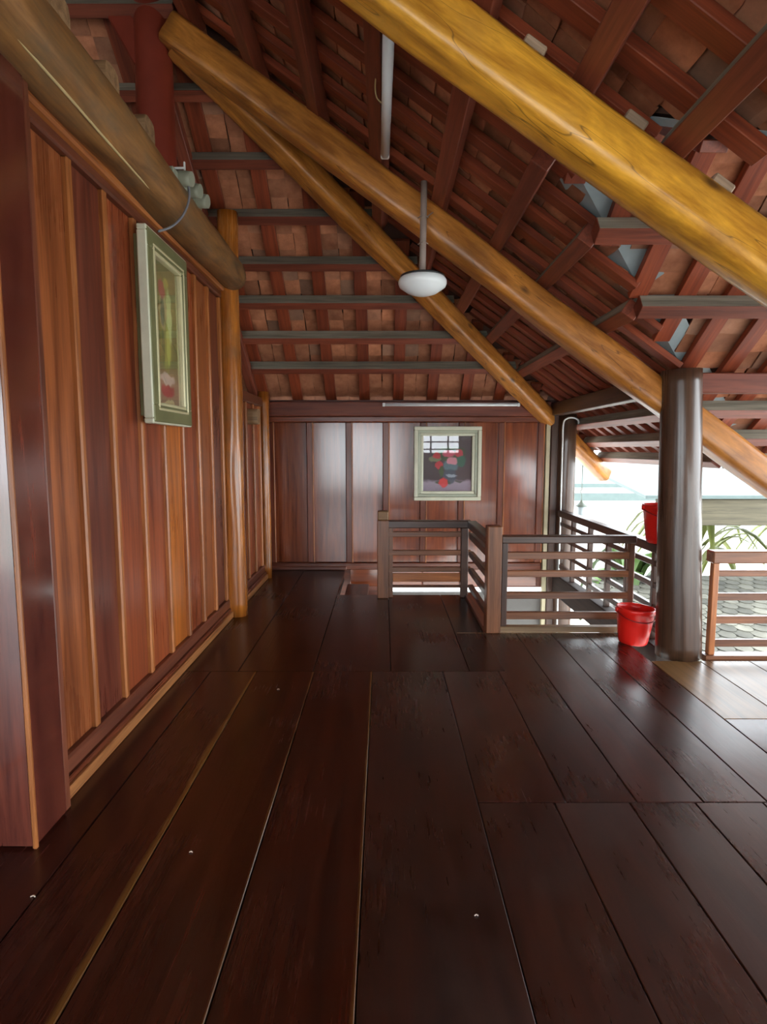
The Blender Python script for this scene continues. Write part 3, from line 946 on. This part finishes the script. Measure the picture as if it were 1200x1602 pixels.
# ------------------------------------------------------------ pictures
flower = print_mat('rose_still_life_print', [(0.06, (0.250, 0.200, 0.263)), (0.27, (0.375, 0.312, 0.388)), (0.31, (0.069, 0.050, 0.056)), (0.95, (0.125, 0.094, 0.100))], [
    (.04, -.02, .10, .09, (0.125, 0.213, 0.250)), (.03, -.16, .09, .10, (0.062, 0.088, 0.125)), (.05, -.15, .075, .022, (0.375, 0.438, 0.525)),
    (.02, .12, .22, .10, (0.062, 0.106, 0.050)), (-.15, .06, .09, .05, (0.250, 0.275, 0.150)), (.17, .03, .06, .08, (0.050, 0.163, 0.112)),
    (-.13, .10, .06, .045, (0.562, 0.037, 0.050)), (.02, .12, .08, .05, (0.688, 0.125, 0.188)), (.14, .12, .055, .05, (0.625, 0.062, 0.088)), (.06, .03, .075, .05, (0.750, 0.312, 0.375)),
    (-.10, -.02, .055, .055, (0.625, 0.062, 0.075)), (-.07, -.10, .03, .07, (0.062, 0.112, 0.037)), (-.05, -.23, .11, .03, (0.062, 0.088, 0.050)), (-.05, -.235, .06, .065, (0.750, 0.050, 0.050)), (.14, -.22, .05, .018, (0.075, 0.088, 0.075))], 0.5)
def frame_quad(root, plane, a0, a1, z0, z1, w, d0, d1, mat, name='frame_rail'):
    """Four mitre-free rails; plane 'y' stands on the back wall, 'x' on the left wall."""
    for k, (aa, bb, za, zb) in enumerate(((a0, a1, z1 - w, z1), (a0, a1, z0, z0 + w), (a0, a0 + w, z0 + w, z1 - w), (a1 - w, a1, z0 + w, z1 - w))):
        if plane == 'y':
            box(name, (aa, bb), (d0, d1), (za, zb), mat, root, .006)
        else:
            box(name, (d0, d1), (aa, bb), (za, zb), mat, root, .006)
pa = empty('wall_painting', (.783, 7.22, .88), 'rose still life in a wide cream frame on the back wall', 'painting')
frame_quad(pa, 'y', .372, 1.194, .875, 1.777, .045, 7.185, 7.245, M['frame_cream'])
frame_quad(pa, 'y', .417, 1.149, .920, 1.732, .035, 7.20, 7.245, M['frame_step'], 'frame_step')
frame_quad(pa, 'y', .452, 1.114, .955, 1.697, .035, 7.205, 7.245, M['frame_cream'], 'inner_mount')
pm = link('print', beam_mesh(.01, .60, .70, [flower], 0, False), pa, Matrix.Translation((.783, 7.238, 1.326)) @ Matrix.Rotation(R(90), 4, 'Z') @ Matrix.Rotation(R(180), 4, 'Z'))
box('glass_pane', (.470, 1.096), (7.210, 7.213), (.973, 1.68), M['glass'], pa, 0)

gilt = print_mat('gilded_scroll_print', [(0.0, (0.256, 0.192, 0.096)), (0.2, (0.416, 0.256, 0.160)), (0.35, (0.256, 0.240, 0.080)), (0.7, (0.320, 0.304, 0.096)), (0.95, (0.224, 0.224, 0.096))], [
    (0, .05, .10, .30, (0.416, 0.400, 0.096)), (0.06, .12, .05, .18, (0.736, 0.800, 0.352)), (-.04, .14, .07, .13, (0.576, 0.480, 0.224)), (-.04, .14, .035, .10, (0.192, 0.224, 0.128)),
    (-.05, .26, .06, .06, (0.480, 0.096, 0.096)), (.02, .31, .05, .04, (0.544, 0.512, 0.128)), (.03, -.05, .03, .14, (0.640, 0.640, 0.160)), (-.05, -.08, .03, .12, (0.192, 0.208, 0.080)),
    (0, -.26, .14, .035, (0.672, 0.528, 0.432)), (0, -.33, .12, .04, (0.480, 0.080, 0.080)), (.02, -.40, .09, .02, (0.672, 0.576, 0.288))], 0.4)
pl = empty('framed_picture', (-1.33, 3.63, 1.66), 'tall gilt-framed picture hanging on the left wall', 'picture')
frame_quad(pl, 'x', 3.345, 3.99, 1.655, 2.715, .10, -1.335, -1.285, M['frame_olive'])
frame_quad(pl, 'x', 3.337, 3.998, 1.647, 2.723, .03, -1.345, -1.29, M['frame_cream'], 'outer_bead')
frame_quad(pl, 'x', 3.415, 3.92, 1.725, 2.645, .014, -1.33, -1.280, M['frame_gold'], 'gilt_step')
frame_quad(pl, 'x', 3.44, 3.895, 1.75, 2.62, .022, -1.33, -1.288, M['frame_gold'], 'gold_fillet')
link('print', beam_mesh(.008, .44, .86, [gilt], 0, False), pl, Matrix.Translation((-1.325, 3.667, 2.185)))
box('back_board', (-1.375, -1.345), (3.37, 3.965), (1.69, 2.68), M['frame_olive'], pl, .003, 2)
box('glass_pane', (-1.312, -1.309), (3.45, 3.885), (1.76, 2.61), M['glass'], pl, 0, 2)

# ------------------------------------------------------------ lamps and wiring
hang = empty('tube_light', (.02, 3.3, 3.38), 'white fluorescent tube with a blue end hanging under a roof purlin', 'tube light')
ot = log('opal_tube', (.025, 2.74, 3.372), (.01, 3.97, 3.372), .028, .028, M['tube'], hang, 2, 0, 2, 20)
box('end_cap', (-.008, .058), (2.675, 2.75), (3.345, 3.41), M['blue'], ot, .01)
box('end_cap', (-.018, .038), (3.96, 4.0), (3.35, 3.40), M['white'], ot, .008)
box('clip', (.0, .04), (3.1, 3.13), (3.39, 3.46), M['white'], hang, .003)
box('clip', (.0, .03), (3.7, 3.73), (3.39, 3.46), M['white'], hang, .003)
tube('wire', [(.0, 3.45, 3.385), (-.035, 3.42, 3.40), (-.045, 3.38, 3.43), (-.04, 3.33, 3.45)], .004, M['cord'], hang)

bt = empty('tube_light', (.8, 7.16, 2.03), 'long white fluorescent tube fixed along the top of the back wall', 'tube light')
log('opal_tube', (.0, 7.125, 2.03), (1.62, 7.125, 2.03), .016, .016, M['tube'], bt, 2, 0, 2, 16)
box('housing', (-.01, 1.63), (7.14, 7.168), (2.015, 2.055), M['white'], bt, .004)
for x in (-.012, 1.60):
    box('end_cap', (x, x + .03), (7.108, 7.15), (2.01, 2.052), M['white'], bt, .004)

pd = empty('pendant_lamp', (.263, 4.11, 2.53), 'round white ceiling lamp on a grey rod tied to the honey brown log', 'lamp')
rod = log('rod', (.262, 4.11, 2.66), (.270, 4.12, 3.27), .022, .022, M['grey_rod'], pd, 2, 0, 3, 16)
shade = lathe('lamp_shade', [(.001, 0), (.05, .002), (.10, .018), (.155, .055), (.163, .075), (.163, .092), (.155, .108), (.15, .112), (.001, .113)], (.263, 4.11, 2.535), M['tube'], pd, 48)
lathe('lamp_base', [(.001, 0), (.152, 0), (.15, .012), (.09, .02), (.04, .035), (.001, .036)], (.263, 4.11, 2.648), M['black'], shade, 40)
for z in (2.87, 3.04):
    tube('wire_tie', [(.232, 4.12, z), (.262, 4.078, z + .003), (.295, 4.12, z + .006), (.30, 4.17, z + .02)], .004, M['grey_rod'], rod)
tube('stay_wire', [(.295, 4.12, 3.05), (.35, 4.22, 3.12), (.42, 4.35, 3.20)], .004, M['grey_rod'], pd)

so = empty('bulb_sockets', (-1.19, 3.75, 3.09), 'row of three grey lamp sockets on the left log', 'sockets')
box('mounting_bar', (-1.215, -1.185), (3.50, 4.03), (3.05, 3.09), M['grey_plastic'], so, .004)
for i, y in enumerate((3.62, 3.78, 3.93)):
    s = log('socket', (-1.20, y, 3.075), (-1.115, y - .01, 3.065), .045, .04, M['grey_plastic'], so, 2, .002, 3, 18)
    box('pin', (-1.165, -1.155), (y - .006, y + .006), (3.105, 3.165), M['white'], s, .002)
box('bracket', (-1.22, -1.15), (3.57, 3.582), (3.105, 3.115), M['white'], so, .002)
cb = tube('hanging_cable', [(-1.14, 3.62, 3.04), (-1.135, 3.61, 2.96), (-1.16, 3.58, 2.86), (-1.21, 3.52, 2.77), (-1.27, 3.46, 2.72)], .007, M['cable'])
tag(cb, 'thin grey cable dropping from the sockets to the gilt picture', 'cable')
cc = tube('wall_cable', [(-1.23, 1.2, 2.875), (-1.222, 2.3, 2.862), (-1.225, 2.8, 2.858), (-1.23, 3.3, 2.862)], .006, M['cord'])
tag(cc, 'straw coloured cord clipped under the left log', 'cord')
pc = tube('white_conduit', [(2.155, 7.095, -2.0), (2.15, 7.10, -.5), (2.15, 7.10, .6), (2.148, 7.10, 1.5), (2.15, 7.10, 1.80), (2.19, 7.09, 1.865), (2.26, 7.09, 1.875), (2.32, 7.09, 1.85), (2.33, 7.09, 1.80)], .010, M['white'])
tag(pc, 'thin white conduit curling over the slimmer far column', 'conduit')
for lab, pts in (('straw cord loosely draped over the red rafter at the upper right', [(1.04, 2.24, 3.03), (1.10, 2.245, 2.97), (1.16, 2.25, 2.95), (1.24, 2.25, 2.88)]),
                 ('straw cord lying along a rafter right of the hanging tube', [(.42, 3.14, 3.42), (.47, 3.14, 3.40), (.52, 3.15, 3.35), (.58, 3.15, 3.32)])):
    tag(tube('loose_cord', pts, .006, M['cord']), lab, 'cord')

# ------------------------------------------------------------ outside: the yard, a pavilion, a house, plants
gd = boxes_mesh('ground', [((-60, 60), (-60, 60), (-2.9, -2.72))], M['ground'])
tag(gd, 'pale sunlit ground of the yard', 'ground', None, 'structure')

pv = empty('pavilion', (8, 10, -2.72), 'low pavilion in the yard with a khaki fascia board', 'building')
box('fascia_board', (4.2, 12), (9.0, 9.06), (.33, .74), M['khaki'], pv, .01)
rp = pydata('roof_sheet', [(4.0, 8.95, .80), (12.2, 8.95, .80), (12.2, 12.0, 1.22), (4.0, 12.0, 1.22), (4.0, 8.95, .75), (12.2, 8.95, .75), (12.2, 12.0, 1.17), (4.0, 12.0, 1.17)],
            [(0, 1, 2, 3), (7, 6, 5, 4), (0, 4, 5, 1), (1, 5, 6, 2), (2, 6, 7, 3), (3, 7, 4, 0)], M['teal'], pv)
for x in (4.4, 8.2, 12):
    box('pavilion_post', (x - .08, x + .08), (9.1, 9.26), (-2.72, .5), M['white_wall'], pv)

hs = empty('house', (10, 24, -2.72), 'white house with a pale teal roof beyond the yard', 'building')
box('house_wall', (3, 16), (24, 30), (-2.72, .15), M['white_wall'], hs, 0)
pydata('house_roof', [(2.4, 23.2, .15), (16.6, 23.2, .15), (16.6, 27, 1.1), (2.4, 27, 1.1), (2.4, 23.2, .0), (16.6, 23.2, .0), (16.6, 27, .95), (2.4, 27, .95)],
       [(0, 1, 2, 3), (7, 6, 5, 4), (0, 4, 5, 1), (1, 5, 6, 2), (2, 6, 7, 3), (3, 7, 4, 0)], M['teal'], hs)
box('eave_band', (2.4, 16.6), (23.1, 23.2), (-.52, -.22), M['teal'], hs, 0)

lr = empty('lower_roof', (6.5, 8.3, -1.2), 'low roof of grey fish-scale tiles below the right railing', 'roof')
pydata('roof_bed', [(3.6, 6.9, -1.32), (10.2, 6.9, -1.32), (10.2, 10.4, -.78), (3.6, 10.4, -.78), (3.6, 6.9, -1.42), (10.2, 6.9, -1.42), (10.2, 10.4, -.88), (3.6, 10.4, -.88)],
       [(0, 1, 2, 3), (7, 6, 5, 4), (0, 4, 5, 1), (1, 5, 6, 2), (2, 6, 7, 3), (3, 7, 4, 0)], M['grey_wall'], lr)
def scale_mesh():
    pts = [(-.115, .16)] + [(.115 * math.cos(a), .02 - .13 * math.sin(a)) for a in [math.pi - k * math.pi / 6 for k in range(7)]] + [(.115, .16)]
    n = len(pts)
    V = [(x, y, .02) for x, y in pts] + [(x, y, .0) for x, y in pts]
    F = [tuple(range(n)), tuple(reversed(range(n, 2 * n)))] + [(i, n + i, n + (i + 1) % n, (i + 1) % n) for i in range(n)]
    me = bpy.data.meshes.new('scale_tile')
    me.from_pydata(V, [], F)
    me.materials.append(M['scale'])
    return me
SM = scale_mesh()
for j in range(17):
    for i in range(17):
        x = 3.75 + i * .24 + (.12 if j % 2 else 0)
        y = 7.05 + j * .195
        if x / y * 920 + 600 > 1290:
            continue
        link('scale_tile', SM, lr, Matrix.Translation((x, y, -1.30 + (y - 6.9) * .154 + .02)) @ Matrix.Rotation(R(5), 4, 'X'))

def plant(name, loc, h, n, spread, mat, label, cat, seed, width=.10):
    rnd = random.Random(seed)
    root = empty(name, loc, label, cat)
    L = Vector(loc)
    tube('stem', [L, L + Vector((.05, 0, h * .4)), L + Vector((0, .05, h * .75))], .05, M['stem'], root)
    for k in range(n):
        a = 2 * math.pi * k / n + rnd.uniform(-.3, .3)
        s = spread * rnd.uniform(.7, 1.2)
        z0 = h * rnd.uniform(.45, .75)
        hh = h * rnd.uniform(.25, .45)
        V, F = [], []
        for i in range(8):
            t = i / 7
            c = L + Vector((math.cos(a) * s * t, math.sin(a) * s * t, z0 + hh * math.sin(t * 2.4) - .25 * hh * t * t * 3))
            w = width * math.sin(math.pi * min(.97, .12 + .88 * t)) + .01
            sd = Vector((-math.sin(a), math.cos(a), 0))
            V += [c - sd * w - Vector((0, 0, .25 * w)), c, c + sd * w - Vector((0, 0, .25 * w))]
        for i in range(7):
            q = i * 3
            F += [(q, q + 1, q + 4, q + 3), (q + 1, q + 2, q + 5, q + 4)]
        o = pydata('leaf', V, F, mat, root, True)
        o.modifiers.new('thick', 'SOLIDIFY').thickness = .006
plant('banana_plant', (6.6, 12.2, -2.72), 3.0, 22, 1.7, M['leaf'], 'yellow-green leafy plant seen through the right railing', 'plant', 3, .075)
plant('banana_plant', (9.9, 13.4, -2.72), 3.3, 22, 1.8, M['leaf'], 'yellow-green leafy plant at the right edge of the picture', 'plant', 5, .075)
plant('shrub', (4.5, 10.4, -2.72), 2.6, 14, 1.0, M['leaf2'], 'green leafy shrub glimpsed left of the thick column through the railing', 'shrub', 9, .16)

ln = empty('garden_lantern', (2.72, 8.05, .62), 'small grey-green lantern hanging outside under the eave', 'lantern')
lbody = lathe('lantern_body', [(.001, 0), (.05, 0), (.055, .02), (.055, .11), (.05, .12), (.001, .12)], (2.72, 8.05, .60), M['flash'], ln, 12)
lathe('lantern_roof', [(.001, 0), (.085, 0), (.06, .03), (.025, .06), (.012, .09), (.001, .09)], (2.72, 8.05, .72), M['lantern'], lbody, 12)
tube('hanger', [(2.72, 8.05, .80), (2.72, 8.05, .88), (2.70, 8.05, .93), (2.72, 8.05, .97), (2.72, 8.05, 1.2), (2.72, 8.05, 1.62)], .005, M['lantern'], ln)

# ------------------------------------------------------------ small litter on the floor
for x, y, sz, lab in ((-.72, 2.05, .006, 'tiny pale shaving on the dark floor, on the board with the wide yellow edge'),
                      (-1.18, 1.83, .008, 'pale curled shaving on the floor near the foot of the lacquered door post'),
                      (-.66, 3.55, .007, 'tiny pale shaving on the floor close to the far cross joint of the boards'),
                      (.30, 1.75, .006, 'tiny pale shaving on the middle floor board nearest the viewer')):
    o = tube('wood_shaving', [(x - sz, y, .003), (x, y + sz * .6, .004), (x + sz, y, .003)], .002, M['crumb'])
    tag(o, lab, 'shaving', 'shavings on the floor')
